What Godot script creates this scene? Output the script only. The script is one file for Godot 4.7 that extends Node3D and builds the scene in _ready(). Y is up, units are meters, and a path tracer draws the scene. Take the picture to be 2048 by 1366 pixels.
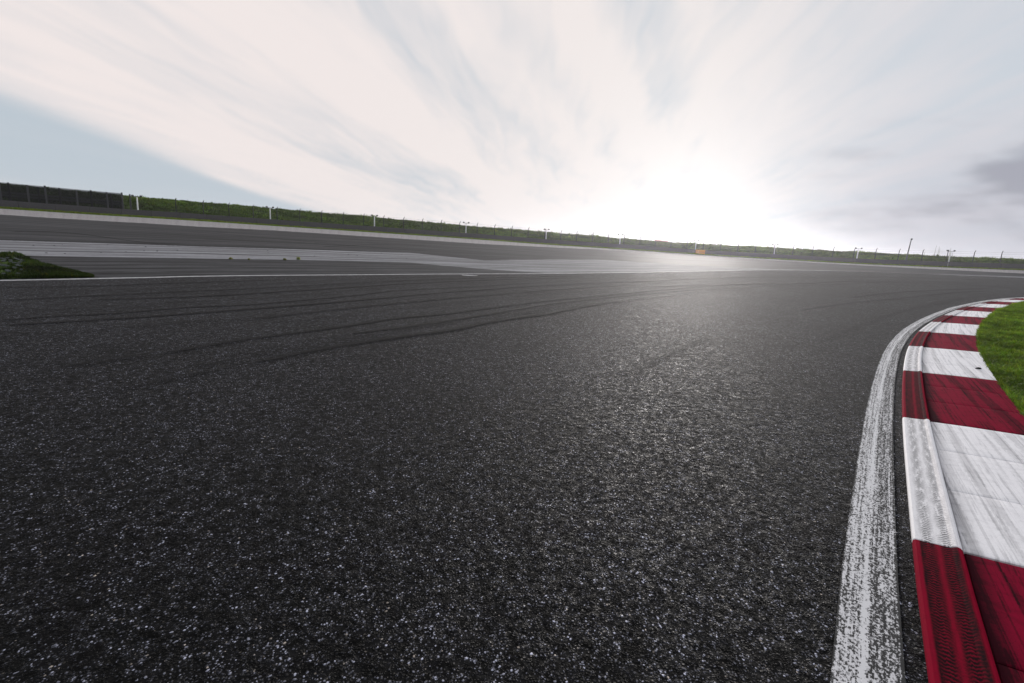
extends Node3D

# ---------------------------------------------------------------- measured plan of the place
# one row per station along the far side of the track: outer track edge (x, z), wall foot (x, y, z), bank crest (x, y, z),
# then the shares of the way from track edge to wall at which apron, concrete strip, asphalt run-off and gravel end
const PLAN := [
	[-500, -19.2, -1.7, -76.88, 2.36, -51.18, -97.07, 6.42, -65.25, 0.076, 0.159, 0.608, 0.932],
	[-250, -13.7, -7.6, -77.22, 2.37, -61.38, -94.16, 6.46, -75.45, 0.076, 0.159, 0.608, 0.932],
	[-100, -12.1, -9.8, -75.41, 2.35, -67.83, -90.39, 6.41, -81.90, 0.076, 0.159, 0.608, 0.932],
	[0, -11.3, -10.9, -73.60, 2.33, -72.59, -87.28, 6.36, -86.65, 0.076, 0.159, 0.608, 0.893],
	[100, -10.8, -11.5, -70.46, 2.29, -76.91, -82.84, 6.25, -90.96, 0.073, 0.158, 0.588, 0.887],
	[200, -10.2, -12.3, -66.48, 2.24, -81.24, -77.54, 6.11, -95.27, 0.071, 0.158, 0.584, 0.881],
	[300, -9.6, -13.1, -61.64, 2.23, -85.57, -71.40, 5.99, -99.58, 0.070, 0.155, 0.580, 0.875],
	[400, -8.9, -14.1, -56.12, 2.20, -90.16, -64.58, 5.95, -104.17, 0.068, 0.153, 0.558, 0.869],
	[550, -7.5, -15.6, -46.31, 2.07, -97.40, -52.81, 5.68, -111.38, 0.069, 0.156, 0.594, 0.858],
	[700, -5.7, -17.3, -33.89, 1.92, -103.20, -38.42, 5.34, -117.14, 0.070, 0.162, 0.578, 0.849],
	[820, -4.0, -19.0, -22.68, 1.77, -107.66, -25.64, 4.98, -121.56, 0.067, 0.171, 0.562, 0.841],
	[970, -1.3, -21.5, -7.16, 1.52, -113.12, -8.16, 4.49, -126.97, 0.028, 0.107, 0.554, 0.829],
	[1100, 1.7, -24.2, 7.61, 1.20, -117.95, 8.30, 4.17, -131.80, 0.000, 0.160, 0.653, 0.815],
	[1200, 4.5, -27.1, 19.76, 1.08, -121.39, 21.77, 3.77, -135.19, 0.000, 0.193, 0.722, 0.806],
	[1300, 8.2, -31.0, 32.28, 0.89, -123.57, 35.59, 3.49, -137.35, 0.000, 0.165, 0.730, 0.866],
	[1400, 13.4, -36.8, 44.83, 0.67, -124.63, 49.45, 3.30, -138.42, 0.000, 0.121, 0.758, 0.854],
	[1550, 25.1, -49.3, 61.67, 0.55, -121.55, 68.23, 3.33, -135.36, 0.000, 0.029, 0.718, 0.839],
	[1700, 40.5, -61.6, 75.05, 0.53, -114.59, 83.57, 3.25, -128.39, 0.000, 0.000, 0.680, 0.826],
	[1850, 55.0, -68.3, 86.05, 0.75, -107.27, 96.53, 3.21, -121.02, 0.000, 0.002, 0.575, 0.842],
	[2048, 77.1, -77.1, 96.44, 1.09, -96.81, 109.52, 3.22, -110.50, 0.000, 0.109, 0.492, 0.874],
	[2300, 99.0, -82.1, 103.91, 1.46, -83.63, 120.30, 3.21, -97.24, 0.000, 0.109, 0.492, 0.874],
	[2700, 115.5, -81.2, 108.38, 1.87, -66.38, 130.00, 3.16, -79.89, 0.000, 0.109, 0.492, 0.874],
]
# rubber marks on the track, x and z in turn
const SKIDS := [
	[-6.9, -6.6, -6.6, -7.1, -6.1, -7.6, -5.6, -8.5, -4.8, -9.3, -3.7, -11.3, -3.0, -12.9, -1.3, -15.0, 0.2, -17.1, 3.5, -20.9],
	[-3.8, -5.3, -3.5, -6.0, -3.2, -6.5, -2.5, -7.6, -2.0, -8.5, -1.2, -9.4, -0.2, -10.9, 1.3, -13.0, 3.3, -15.3, 7.3, -20.1, 10.9, -23.8, 18.0, -29.4],
	[-2.7, -5.1, -2.3, -5.9, -1.6, -6.9, -0.9, -7.7, -0.3, -8.8, 0.6, -9.9, 1.6, -11.5, 3.6, -14.3],
	[-2.3, -6.9, -1.4, -8.1, -0.5, -9.5, 1.2, -12.2, 3.1, -14.5, 6.4, -18.2, 10.5, -22.5],
	[-10.1, -9.7, -8.9, -10.8, -8.0, -12.2, -6.3, -14.6],
	[-8.5, -8.2, -8.0, -9.0, -7.3, -10.1, -6.1, -11.8, -4.7, -14.2, -2.3, -17.6, 1.5, -21.8, 7.3, -27.5],
	[-6.6, -6.3, -5.9, -7.0, -5.1, -8.0, -4.1, -9.4, -3.0, -11.1, -1.7, -13.2, 1.2, -17.1, 6.0, -22.3, 13.9, -30.1],
	[-7.5, -8.8, -6.3, -9.9, -4.9, -12.1, -3.4, -14.6, -0.6, -18.3, 3.9, -22.9],
	[4.6, -21.1, 11.8, -28.5, 19.7, -35.0, 34.5, -45.5, 57.3, -57.3],
	[5.0, -18.8, 9.4, -22.6, 15.1, -26.8, 23.6, -34.1, 33.9, -40.3, 42.3, -42.2],
	[12.4, -18.5, 17.8, -23.4, 24.9, -28.7, 31.6, -33.3],
	[7.5, -13.1, 11.0, -16.3, 16.0, -20.4, 22.1, -25.4, 29.6, -30.8],
	[1.3, -5.4, 2.0, -6.5, 2.7, -7.5, 3.4, -8.4],
	[-3.3, -4.0, -3.2, -4.2, -3.1, -4.4, -2.7, -5.2],
	[-4.3, -4.6, -3.8, -5.3],
	[-4.1, -7.6, -3.1, -9.4, -2.0, -11.1, -0.4, -13.3, 2.0, -16.4, 5.5, -20.4],
	[20.5, -31.0, 28.8, -35.5, 37.9, -37.8],
	[5.0, -8.1, 7.5, -10.7, 10.9, -14.1, 17.0, -19.7, 24.3, -25.6],
]
# left edge of the kerb, x and z in turn
const KERB_PATH := [-6.2, 10.4, -2.9, 5.0, -0.95, 2.0, 0.55, -0.12, 1.48, -1.46, 2.09, -2.32, 3.56, -4.33, 5.05, -6.29, 6.5, -8.1, 8.17, -10.02, 9.83, -11.77, 11.51, -13.45, 13.36, -15.22, 15.24, -16.95, 19.94, -20.89, 24.32, -24.05, 30.0, -27.4, 37.0, -30.4, 45.0, -32.6, 54.0, -33.8, 66.0, -33.6]
const KERB_WIDTH := 0.89
const SUN_DIR := Vector3(0.3201, 0.0777, -0.9442)

var M := {}
var taken := {}
var rng := RandomNumberGenerator.new()
var kerb_pts: PackedVector2Array
var kerb_len: PackedFloat32Array
var kerb_zero := 0.0
var wall_pts: PackedVector3Array
var wall_len: PackedFloat32Array


func _ready() -> void:
	rng.seed = 7
	set_camera()
	set_sky()
	set_sun()
	prepare_paths()
	make_materials()
	build_ground()
	build_track()
	build_runoff()
	build_bank()
	build_infield()
	build_kerb()
	build_wall()
	build_fences()
	build_light_posts()
	build_far_things()
	build_small_things()


# ---------------------------------------------------------------- camera, sky, sun
func set_camera() -> void:
	var cam := Camera3D.new()
	cam.name = "camera"
	cam.fov = 68.666
	cam.near = 0.05
	cam.far = 4000.0
	cam.position = Vector3(0, 1.4, 0)
	cam.rotation_order = EULER_ORDER_YXZ
	cam.rotation = Vector3(deg_to_rad(-11.295), 0, deg_to_rad(3.0))
	add_child(cam)
	cam.current = true


func set_sun() -> void:
	var sun := DirectionalLight3D.new()
	sun.name = "sun"
	sun.light_energy = 1.25
	sun.light_color = Color(1.0, 0.975, 0.955)
	sun.light_angular_distance = 10.0
	sun.shadow_enabled = true
	sun.basis = Basis.looking_at(-SUN_DIR, Vector3.UP)
	add_child(sun)


func set_sky() -> void:
	var we := WorldEnvironment.new()
	we.name = "world_environment"
	var e := Environment.new()
	e.background_mode = Environment.BG_SKY
	var sky := Sky.new()
	var pm := PanoramaSkyMaterial.new()
	pm.panorama = ImageTexture.create_from_image(sky_image(2048, 1024))
	pm.energy_multiplier = 1.0
	sky.sky_material = pm
	e.sky = sky
	e.tonemap_mode = Environment.TONE_MAPPER_LINEAR
	e.tonemap_exposure = 1.05
	e.volumetric_fog_enabled = true
	e.volumetric_fog_density = 0.00030
	e.volumetric_fog_anisotropy = 0.74
	e.volumetric_fog_albedo = Color(0.97, 0.97, 1.0)
	e.sdfgi_enabled = true
	e.ssao_enabled = true
	e.ssil_enabled = true
	we.environment = e
	add_child(we)


func fnoise(s: int, freq: float, octaves: int, gain := 0.5, kind := FastNoiseLite.TYPE_SIMPLEX_SMOOTH) -> FastNoiseLite:
	var n := FastNoiseLite.new()
	n.seed = s
	n.noise_type = kind
	n.frequency = freq
	n.fractal_type = FastNoiseLite.FRACTAL_FBM if octaves > 1 else FastNoiseLite.FRACTAL_NONE
	n.fractal_octaves = octaves
	n.fractal_gain = gain
	return n


func bump(x: float, centre: float, width: float) -> float:
	var d := (x - centre) / width
	return exp(-d * d)


func sky_image(w: int, h: int) -> Image:
	var data := PackedFloat32Array()
	data.resize(w * h * 3)
	var warp := fnoise(3, 0.35, 4)
	var streak := fnoise(11, 1.0, 6, 0.58)
	var fine := fnoise(21, 1.0, 4, 0.6)
	var soft := fnoise(31, 1.0, 5, 0.55)
	var below := Vector3(0.10, 0.10, 0.105)
	for j in h:
		var el := PI * (0.5 - (j + 0.5) / h)
		var y := sin(el)
		var c := cos(el)
		for i in w:
			var k := (j * w + i) * 3
			if y < -0.01:
				data[k] = below.x; data[k + 1] = below.y; data[k + 2] = below.z
				continue
			# column of the panorama -> direction; its left edge looks along -z
			var a := wrapf(TAU * (i + 0.5) / w, -PI, PI)
			if absf(a) > 1.0 and i % 3 > 0:   # soft enough away from the view to take every third column
				data[k] = data[k - 3]; data[k + 1] = data[k - 2]; data[k + 2] = data[k - 1]
				continue
			var d := Vector3(sin(a) * c, y, -cos(a) * c)
			var col := sky_colour(d, a, el, warp, streak, fine, soft)
			data[k] = col.x; data[k + 1] = col.y; data[k + 2] = col.z
	return Image.create_from_data(w, h, false, Image.FORMAT_RGBF, data.to_byte_array())


func sky_colour(d: Vector3, az: float, el: float, warp: FastNoiseLite, streak: FastNoiseLite, fine: FastNoiseLite, soft: FastNoiseLite) -> Vector3:
	var up := maxf(d.y, 0.0)
	var to_sun := acos(clampf(d.dot(SUN_DIR.normalized()), -1.0, 1.0))
	var az_sun := absf(wrapf(az - 0.327, -PI, PI))
	var qx := d.x / (up + 0.06)
	var qz := -d.z / (up + 0.06)
	var azd := rad_to_deg(az)
	var eld := rad_to_deg(el)
	# clear air, a little deeper towards the zenith and away from the sun
	var air := Vector3(0.475, 0.545, 0.605).lerp(Vector3(0.455, 0.52, 0.595), clampf(up * 1.4, 0.0, 1.0))
	air = air.lerp(Vector3(0.55, 0.63, 0.70), bump(azd, 50.0, 35.0) * 0.6)
	# bands of cirrus that run away from the viewer
	var wq := warp.get_noise_2d(qx * 0.7, qz * 0.22)
	var wx := qx + wq * 0.28 + fine.get_noise_2d(qx * 1.6, qz * 0.35) * 0.14
	var st := streak.get_noise_2d(wx * 0.85 - 0.12 * qz, qz * 0.15)
	var fs := fine.get_noise_2d(wx * 4.6 - 0.5 * qz, qz * 0.55 + 7.0)
	var front := smoothstep(0.4, 1.6, qz)
	var z3 := qz - 3.0
	var sheet := 0.0
	sheet += 0.75 * bump(wx, -2.30 - 0.07 * z3, 0.62)
	sheet += 1.05 * bump(wx, -0.98 + 0.19 * z3, 0.30)
	sheet += 0.65 * bump(wx, -0.02 + 0.36 * z3, 0.16)
	sheet += 1.05 * bump(wx, 0.42 + 0.42 * z3, 0.17)
	sheet += 0.60 * bump(wx, 0.98 + 0.45 * z3, 0.12)
	sheet += 0.45 * bump(wx, 0.96 + 0.15 * z3, 0.10)
	sheet += 0.40 * smoothstep(0.2, 5.0, qz) * bump(wx, -1.0, 2.4)
	sheet *= front
	var cover := smoothstep(-0.05, 1.0, 0.43 + sheet * 0.52 + st * 0.42 + fs * 0.27 + 0.38 * exp(-to_sun * 3.0))
	# the clear gap low on the left, with a crisp cloud edge
	var edge := -3.28 - 0.17 * (minf(qz, 7.6) - 3.2) + wq * 0.22 + fs * 0.10
	var gap := smoothstep(edge + 0.22, edge - 0.14, qx) * front * smoothstep(-9.0, -6.0, qx)
	cover = maxf(cover, front * 0.85 * bump(qx, edge + 0.42, 0.42))
	cover *= 1.0 - gap * 0.93
	var cream := Vector3(0.84, 0.765, 0.75).lerp(Vector3(0.80, 0.77, 0.755), exp(-to_sun * 2.2))
	var grey := Vector3(0.60, 0.605, 0.655)
	cream = cream.lerp(grey, smoothstep(14.0, 44.0, azd) * smoothstep(120.0, 60.0, azd) * 0.85)
	cream = cream.lerp(Vector3(0.62, 0.63, 0.68), smoothstep(1.3, 2.6, az_sun) * 0.7)
	var col := air.lerp(cream, cover)
	# heavier grey cloud low on the right
	var low := soft.get_noise_3d(d.x * 4.0, d.y * 17.0, d.z * 4.0)
	var right := smoothstep(24.0, 40.0, azd) * smoothstep(150.0, 70.0, azd)
	col = col.lerp(Vector3(0.50, 0.50, 0.56), right * smoothstep(15.0, 1.0, eld) * 0.75)
	var dark := smoothstep(-0.15, 0.42, low * 0.6 + 0.46 * bump(azd, 43.5, 6.0) * bump(eld, 7.0, 2.2) + 0.25 * bump(azd, 34.0, 4.0) * bump(eld, 3.0, 1.2) - 0.10)
	col = col.lerp(Vector3(0.27, 0.275, 0.33), dark * right * smoothstep(14.0, 8.0, eld) * 0.85)
	# thin bank along the horizon
	col = col.lerp(Vector3(0.74, 0.74, 0.76), 0.35 * exp(-maxf(eld, 0.0) / 2.5) * (1.0 - right))
	# the veiled sun
	var sd := rad_to_deg(to_sun)
	var glow := 0.16 * exp(-sd / 6.0)
	col += Vector3(1.0, 0.985, 0.96) * glow
	return col


# ---------------------------------------------------------------- naming helpers
func numbered(called: String) -> String:
	if not taken.has(called):
		taken[called] = 0
		return called
	taken[called] += 1
	return "%s_%03d" % [called, taken[called]]


func tag(o: Node, label := "", category := "", group := "", kind := "") -> Node:
	if label: o.set_meta("label", label)
	if category: o.set_meta("category", category)
	if group: o.set_meta("group", group)
	if kind: o.set_meta("kind", kind)
	return o


func thing(called: String, at: Vector3, turn := 0.0) -> Node3D:
	var o := Node3D.new()
	o.name = numbered(called)
	o.position = at
	o.rotation.y = turn
	add_child(o)
	return o


func obj(called: String, mesh: Mesh, mat: Material, parent: Node = null) -> MeshInstance3D:
	var o := MeshInstance3D.new()
	o.name = called if parent else numbered(called)
	o.mesh = mesh
	if mat: o.material_override = mat
	(parent if parent else self).add_child(o, true)
	return o


# ---------------------------------------------------------------- mesh helpers
func tri_mesh(v: PackedVector3Array, idx: PackedInt32Array, uv := PackedVector2Array(), uv2 := PackedVector2Array(), col := PackedColorArray(), nor := PackedVector3Array()) -> ArrayMesh:
	var arr := []
	arr.resize(Mesh.ARRAY_MAX)
	arr[Mesh.ARRAY_VERTEX] = v
	if nor.is_empty():
		nor.resize(v.size())
		for t in range(0, idx.size(), 3):
			var a := v[idx[t]]
			var n := (v[idx[t + 2]] - a).cross(v[idx[t + 1]] - a)
			for q in 3:
				nor[idx[t + q]] += n
		for q in nor.size():
			nor[q] = nor[q].normalized() if nor[q].length_squared() > 1e-16 else Vector3.UP
	arr[Mesh.ARRAY_NORMAL] = nor
	arr[Mesh.ARRAY_INDEX] = idx
	if not uv.is_empty(): arr[Mesh.ARRAY_TEX_UV] = uv
	if not uv2.is_empty(): arr[Mesh.ARRAY_TEX_UV2] = uv2
	if not col.is_empty(): arr[Mesh.ARRAY_COLOR] = col
	var m := ArrayMesh.new()
	m.add_surface_from_arrays(Mesh.PRIMITIVE_TRIANGLES, arr)
	return m


# a sheet from a grid of points (rows of equal length); flipped where needed so that it faces up
func sheet(rows: Array, uv_at: Callable, uv2_scale := 0.0, tint = null) -> ArrayMesh:
	var nr := rows.size()
	var nc: int = rows[0].size()
	var v := PackedVector3Array()
	var uv := PackedVector2Array()
	var uv2 := PackedVector2Array()
	var col := PackedColorArray()
	for r in nr:
		for c in nc:
			var p: Vector3 = rows[r][c]
			v.append(p)
			uv.append(uv_at.call(p, r, c))
			if uv2_scale > 0.0: uv2.append(Vector2(p.x, p.z) * uv2_scale)
			if tint != null: col.append(tint.call(p, r, c))
	var idx := PackedInt32Array()
	var a: Vector3 = rows[0][0]
	var up := ((rows[1][0] - a) as Vector3).cross(rows[0][1] - a).y + ((rows[nr - 1][nc - 2] - rows[nr - 1][nc - 1]) as Vector3).cross(rows[nr - 2][nc - 1] - rows[nr - 1][nc - 1]).y * 0.001
	for r in nr - 1:
		for c in nc - 1:
			var i0 := r * nc + c
			var i1 := i0 + 1
			var i2 := i0 + nc
			var i3 := i2 + 1
			if up < 0:
				idx.append_array([i0, i2, i1, i1, i2, i3])
			else:
				idx.append_array([i0, i1, i2, i1, i3, i2])
	return tri_mesh(v, idx, uv, uv2, col)


class Solid:
	var v := PackedVector3Array()
	var n := PackedVector3Array()
	var uv := PackedVector2Array()
	var idx := PackedInt32Array()

	func quad(a: Vector3, b: Vector3, c: Vector3, d: Vector3) -> void:   # counter-clockwise seen from outside
		var k := v.size()
		var nn := (b - a).cross(c - a).normalized()
		for p in [a, b, c, d]:
			v.append(p); n.append(nn); uv.append(Vector2(p.x + p.z, p.y))
		idx.append_array([k, k + 2, k + 1, k, k + 3, k + 2])

	func tri(a: Vector3, b: Vector3, c: Vector3) -> void:
		var k := v.size()
		var nn := (b - a).cross(c - a).normalized()
		for p in [a, b, c]:
			v.append(p); n.append(nn); uv.append(Vector2(p.x + p.z, p.y))
		idx.append_array([k, k + 2, k + 1])

	# box with bevelled edges, in a frame of its own
	func box(at: Transform3D, size: Vector3, bev := 0.0) -> void:
		var h := size / 2
		if bev <= 0.0:
			for ax in 3:
				for s in [-1.0, 1.0]:
					var o := Vector3.ZERO; o[ax] = h[ax] * s
					var p := Vector3.ZERO; p[(ax + 1) % 3] = h[(ax + 1) % 3]
					var q := Vector3.ZERO; q[(ax + 2) % 3] = h[(ax + 2) % 3] * s
					quad(at * (o - p - q), at * (o + p - q), at * (o + p + q), at * (o - p + q))
			return
		for ax in 3:
			var b1 := (ax + 1) % 3
			var b2 := (ax + 2) % 3
			for s in [-1.0, 1.0]:
				var o := Vector3.ZERO; o[ax] = h[ax] * s
				var p := Vector3.ZERO; p[b1] = h[b1] - bev
				var q := Vector3.ZERO; q[b2] = (h[b2] - bev) * s
				quad(at * (o - p - q), at * (o + p - q), at * (o + p + q), at * (o - p + q))
				for s2 in [-1.0, 1.0]:
					# edge bevel between faces b1 (s) and b2 (s2), along ax
					var e1 := Vector3.ZERO; e1[b1] = h[b1] * s; e1[b2] = (h[b2] - bev) * s2
					var e2 := Vector3.ZERO; e2[b1] = (h[b1] - bev) * s; e2[b2] = h[b2] * s2
					var l := Vector3.ZERO; l[ax] = h[ax] - bev
					if s * s2 > 0:
						quad(at * (e1 - l), at * (e2 - l), at * (e2 + l), at * (e1 + l))
					else:
						quad(at * (e1 - l), at * (e1 + l), at * (e2 + l), at * (e2 - l))
		for sx in [-1.0, 1.0]:
			for sy in [-1.0, 1.0]:
				for sz in [-1.0, 1.0]:
					var s := Vector3(sx, sy, sz)
					var i := h - Vector3.ONE * bev
					var a := Vector3(h.x, i.y, i.z) * s
					var b := Vector3(i.x, h.y, i.z) * s
					var c := Vector3(i.x, i.y, h.z) * s
					if sx * sy * sz > 0: tri(at * a, at * b, at * c)
					else: tri(at * a, at * c, at * b)

	# a tapered tube through points
	func tube(pts: Array, radii: Array, sides := 8) -> void:
		var rings := []
		for i in pts.size():
			var d: Vector3 = (pts[mini(i + 1, pts.size() - 1)] - pts[maxi(i - 1, 0)]).normalized()
			var u := d.cross(Vector3.FORWARD if absf(d.z) < 0.9 else Vector3.RIGHT).normalized()
			var w := d.cross(u)
			var ring := []
			for s in sides:
				var a := TAU * s / sides
				ring.append([pts[i] + (u * cos(a) + w * sin(a)) * radii[i], u * cos(a) + w * sin(a)])
			rings.append(ring)
		var k := v.size()
		for ring in rings:
			for e in ring:
				v.append(e[0]); n.append(e[1]); uv.append(Vector2(e[0].x + e[0].z, e[0].y))
		for i in rings.size() - 1:
			for s in sides:
				var a := k + i * sides + s
				var b := k + i * sides + (s + 1) % sides
				idx.append_array([a, a + sides, b, b, a + sides, b + sides])
		for end in [0, rings.size() - 1]:
			var c := v.size()
			var out: Vector3 = (pts[0] - pts[1] if end == 0 else pts[end] - pts[end - 1]).normalized()
			v.append(pts[end]); n.append(out); uv.append(Vector2.ZERO)
			for s in sides:
				v.append(rings[end][s][0]); n.append(out); uv.append(Vector2.ZERO)
			for s in sides:
				var a := c + 1 + s
				var b := c + 1 + (s + 1) % sides
				if end == 0: idx.append_array([c, a, b])
				else: idx.append_array([c, b, a])

	func done() -> ArrayMesh:
		var arr := []
		arr.resize(Mesh.ARRAY_MAX)
		arr[Mesh.ARRAY_VERTEX] = v
		arr[Mesh.ARRAY_NORMAL] = n
		arr[Mesh.ARRAY_TEX_UV] = uv
		arr[Mesh.ARRAY_INDEX] = idx
		var m := ArrayMesh.new()
		m.add_surface_from_arrays(Mesh.PRIMITIVE_TRIANGLES, arr)
		return m


# ---------------------------------------------------------------- paths
func catmull(a: float, b: float, c: float, d: float, t: float) -> float:
	return 0.5 * (2.0 * b + (c - a) * t + (2.0 * a - 5.0 * b + 4.0 * c - d) * t * t + (3.0 * b - a - 3.0 * c + d) * t * t * t)


func plan(c: float, k: int) -> float:
	c = clampf(c, 0.0, PLAN.size() - 1.001)
	var i := int(c)
	var n := PLAN.size() - 1
	return catmull(PLAN[maxi(i - 1, 0)][k], PLAN[i][k], PLAN[i + 1][k], PLAN[mini(i + 2, n)][k], c - i)


func plan_lin(c: float, k: int) -> float:
	c = clampf(c, 0.0, PLAN.size() - 1.001)
	var i := int(c)
	return lerpf(PLAN[i][k], PLAN[i + 1][k], c - i)


# the station whose first number is this
func station(x: float) -> float:
	for i in PLAN.size() - 1:
		if x <= PLAN[i + 1][0]:
			return i + (x - PLAN[i][0]) / (PLAN[i + 1][0] - PLAN[i][0])
	return PLAN.size() - 1.001


func rim(c: float) -> Vector3:
	return Vector3(plan(c, 1), 0.0, plan(c, 2))


func foot(c: float) -> Vector3:
	return Vector3(plan(c, 3), plan(c, 4), plan(c, 5))


func crest(c: float) -> Vector3:
	return Vector3(plan(c, 6), plan(c, 7), plan(c, 8))


func slope_at(c: float, t: float) -> Vector3:
	return rim(c).lerp(foot(c), t)


func prepare_paths() -> void:
	var n := KERB_PATH.size() / 2
	var total := 0.0
	for i in n - 1:
		for s in 24:
			var t := s / 24.0
			var p := Vector2.ZERO
			for q in 2:
				p[q] = catmull(KERB_PATH[maxi(i - 1, 0) * 2 + q], KERB_PATH[i * 2 + q], KERB_PATH[(i + 1) * 2 + q], KERB_PATH[mini(i + 2, n - 1) * 2 + q], t)
			if kerb_pts.size() > 0: total += p.distance_to(kerb_pts[-1])
			kerb_pts.append(p)
			kerb_len.append(total)
			if i == 5 and s == 0: kerb_zero = total
	total = 0.0
	for i in 1261:
		var p := foot(i / 60.0)
		if i > 0: total += p.distance_to(wall_pts[-1])
		wall_pts.append(p)
		wall_len.append(total)


# a point on the kerb's path: s metres from the first colour joint, off metres to the right, y up
func kerb_at(s: float, off: float, y: float) -> Vector3:
	var want := clampf(s + kerb_zero, 0.001, kerb_len[-1] - 0.01)
	var i := clampi(kerb_len.bsearch(want) - 1, 0, kerb_pts.size() - 2)
	var t := (want - kerb_len[i]) / maxf(kerb_len[i + 1] - kerb_len[i], 1e-5)
	var p := kerb_pts[i].lerp(kerb_pts[i + 1], t)
	var i0 := maxi(i - 6, 0)
	var i1 := mini(i + 7, kerb_pts.size() - 1)
	var d := (kerb_pts[i1] - kerb_pts[i0]).normalized()
	return Vector3(p.x - d.y * off, y, p.y + d.x * off)


func wall_at(s: float) -> Array:   # [point, direction]
	s = clampf(s, 0.01, wall_len[-1] - 0.01)
	var i := clampi(wall_len.bsearch(s) - 1, 0, wall_pts.size() - 2)
	var t := (s - wall_len[i]) / maxf(wall_len[i + 1] - wall_len[i], 1e-5)
	var a := wall_pts[maxi(i - 8, 0)]
	var b := wall_pts[mini(i + 9, wall_pts.size() - 1)]
	var d := b - a
	d.y = 0
	return [wall_pts[i].lerp(wall_pts[i + 1], t), d.normalized()]


func wall_s(c: float) -> float:
	return wall_len[clampi(int(round(c * 60.0)), 0, wall_len.size() - 1)]


func turn_of(d: Vector3) -> float:   # so that local x runs along d
	return atan2(-d.z, d.x)


# ---------------------------------------------------------------- textures
func grey_noise(w: int, h: int, n: FastNoiseLite, seamless := false, to_w := 0, to_h := 0) -> PackedByteArray:
	var im: Image = n.get_seamless_image(w, h, false, false, 0.12) if seamless else n.get_image(w, h)
	im.convert(Image.FORMAT_L8)
	if to_w: im.resize(to_w, to_h, Image.INTERPOLATE_CUBIC)
	return im.get_data()


func tex_rgb(w: int, h: int, data: PackedByteArray) -> ImageTexture:
	return ImageTexture.create_from_image(Image.create_from_data(w, h, false, Image.FORMAT_RGB8, data))


func srgb8(lin: float) -> int:
	return clampi(int(Color(lin, lin, lin).linear_to_srgb().r * 255.0 + 0.5), 0, 255)


func mat(c: Color, rough := 0.8, spec := 0.5) -> StandardMaterial3D:
	var m := StandardMaterial3D.new()
	m.albedo_color = c.linear_to_srgb()
	m.roughness = rough
	m.metallic_specular = spec
	return m


func asphalt_textures() -> Array:
	var size := 2048
	var per_m := 640.0
	var alb := PackedByteArray()
	alb.resize(size * size * 3)
	var hgt := PackedByteArray()
	hgt.resize(size * size)
	var b0 := srgb8(0.006)
	alb.fill(b0)
	hgt.fill(20)
	var r := RandomNumberGenerator.new()
	r.seed = 41
	for k in 170000:
		var cx := r.randf() * size
		var cy := r.randf() * size
		var u := r.randf()
		var rad := (0.0014 + 0.0038 * u * u * u + 0.0014 * r.randf()) * per_m
		var asp := r.randf_range(0.6, 1.0)
		var ang := r.randf() * PI
		var ca := cos(ang)
		var sa := sin(ang)
		var top := r.randf_range(0.45, 1.0)
		# tone: mostly bitumen-dark, some pale aggregate, a few warm ones
		var q := r.randf()
		var tone := 0.008 + 0.022 * r.randf()
		if q > 0.56: tone = 0.05 + 0.15 * r.randf()
		if q > 0.82:
			tone = 0.36 + 0.50 * r.randf()
			top = 0.75 + 0.25 * top
		var warm := 0.0
		if r.randf() > 0.93: warm = 0.7
		var tr := srgb8(tone * (1.0 + 0.25 * warm))
		var tg := srgb8(tone)
		var tb := srgb8(tone * (1.02 - 0.42 * warm))
		var R := int(ceil(rad))
		var x0 := int(cx)
		var y0 := int(cy)
		var p1 := r.randf_range(0.75, 1.1)
		var p2 := r.randf_range(0.75, 1.1)
		for dy in range(-R, R + 1):
			var yy := posmod(y0 + dy, size) * size
			for dx in range(-R, R + 1):
				var lx := (dx * ca + dy * sa) / rad
				var ly := (dy * ca - dx * sa) / (rad * asp)
				var e := lx * lx + ly * ly
				if e > 1.0 or absf(lx + 0.5 * ly) > p1 or absf(ly - 0.4 * lx) > p2: continue
				var at := yy + posmod(x0 + dx, size)
				var hh := int(255.0 * top * (1.0 - 0.55 * e))
				if hh < hgt[at]: continue
				hgt[at] = hh
				alb[at * 3] = tr
				alb[at * 3 + 1] = tg
				alb[at * 3 + 2] = tb
	var him := Image.create_from_data(size, size, false, Image.FORMAT_L8, hgt)
	var n1 := grey_noise(size, size, fnoise(44, 0.05, 3, 0.5, FastNoiseLite.TYPE_VALUE), true)
	var n2 := grey_noise(512, 512, fnoise(45, 0.06, 3, 0.6, FastNoiseLite.TYPE_VALUE), true, size, size)
	var hf := PackedFloat32Array()
	hf.resize(size * size)
	# worn stone tops shine more than the pits; so do patches of a few centimetres
	var n3 := grey_noise(size, size, fnoise(46, 0.055, 4, 0.9, FastNoiseLite.TYPE_VALUE), true)
	var rgh := PackedByteArray()
	rgh.resize(size * size)
	for i in size * size:
		var q := hgt[i]
		hf[i] = (q + n1[i] * 0.8 + n2[i] * 0.5) / 255.0
		rgh[i] = clampi(int(242.0 - 0.30 * q + 0.9 * (n3[i] - 128)), 120, 255)
	him = Image.create_from_data(size, size, false, Image.FORMAT_RF, hf.to_byte_array())
	him.bump_map_to_normal_map(3.0)
	return [tex_rgb(size, size, alb), ImageTexture.create_from_image(him), ImageTexture.create_from_image(Image.create_from_data(size, size, false, Image.FORMAT_L8, rgh))]


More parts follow.
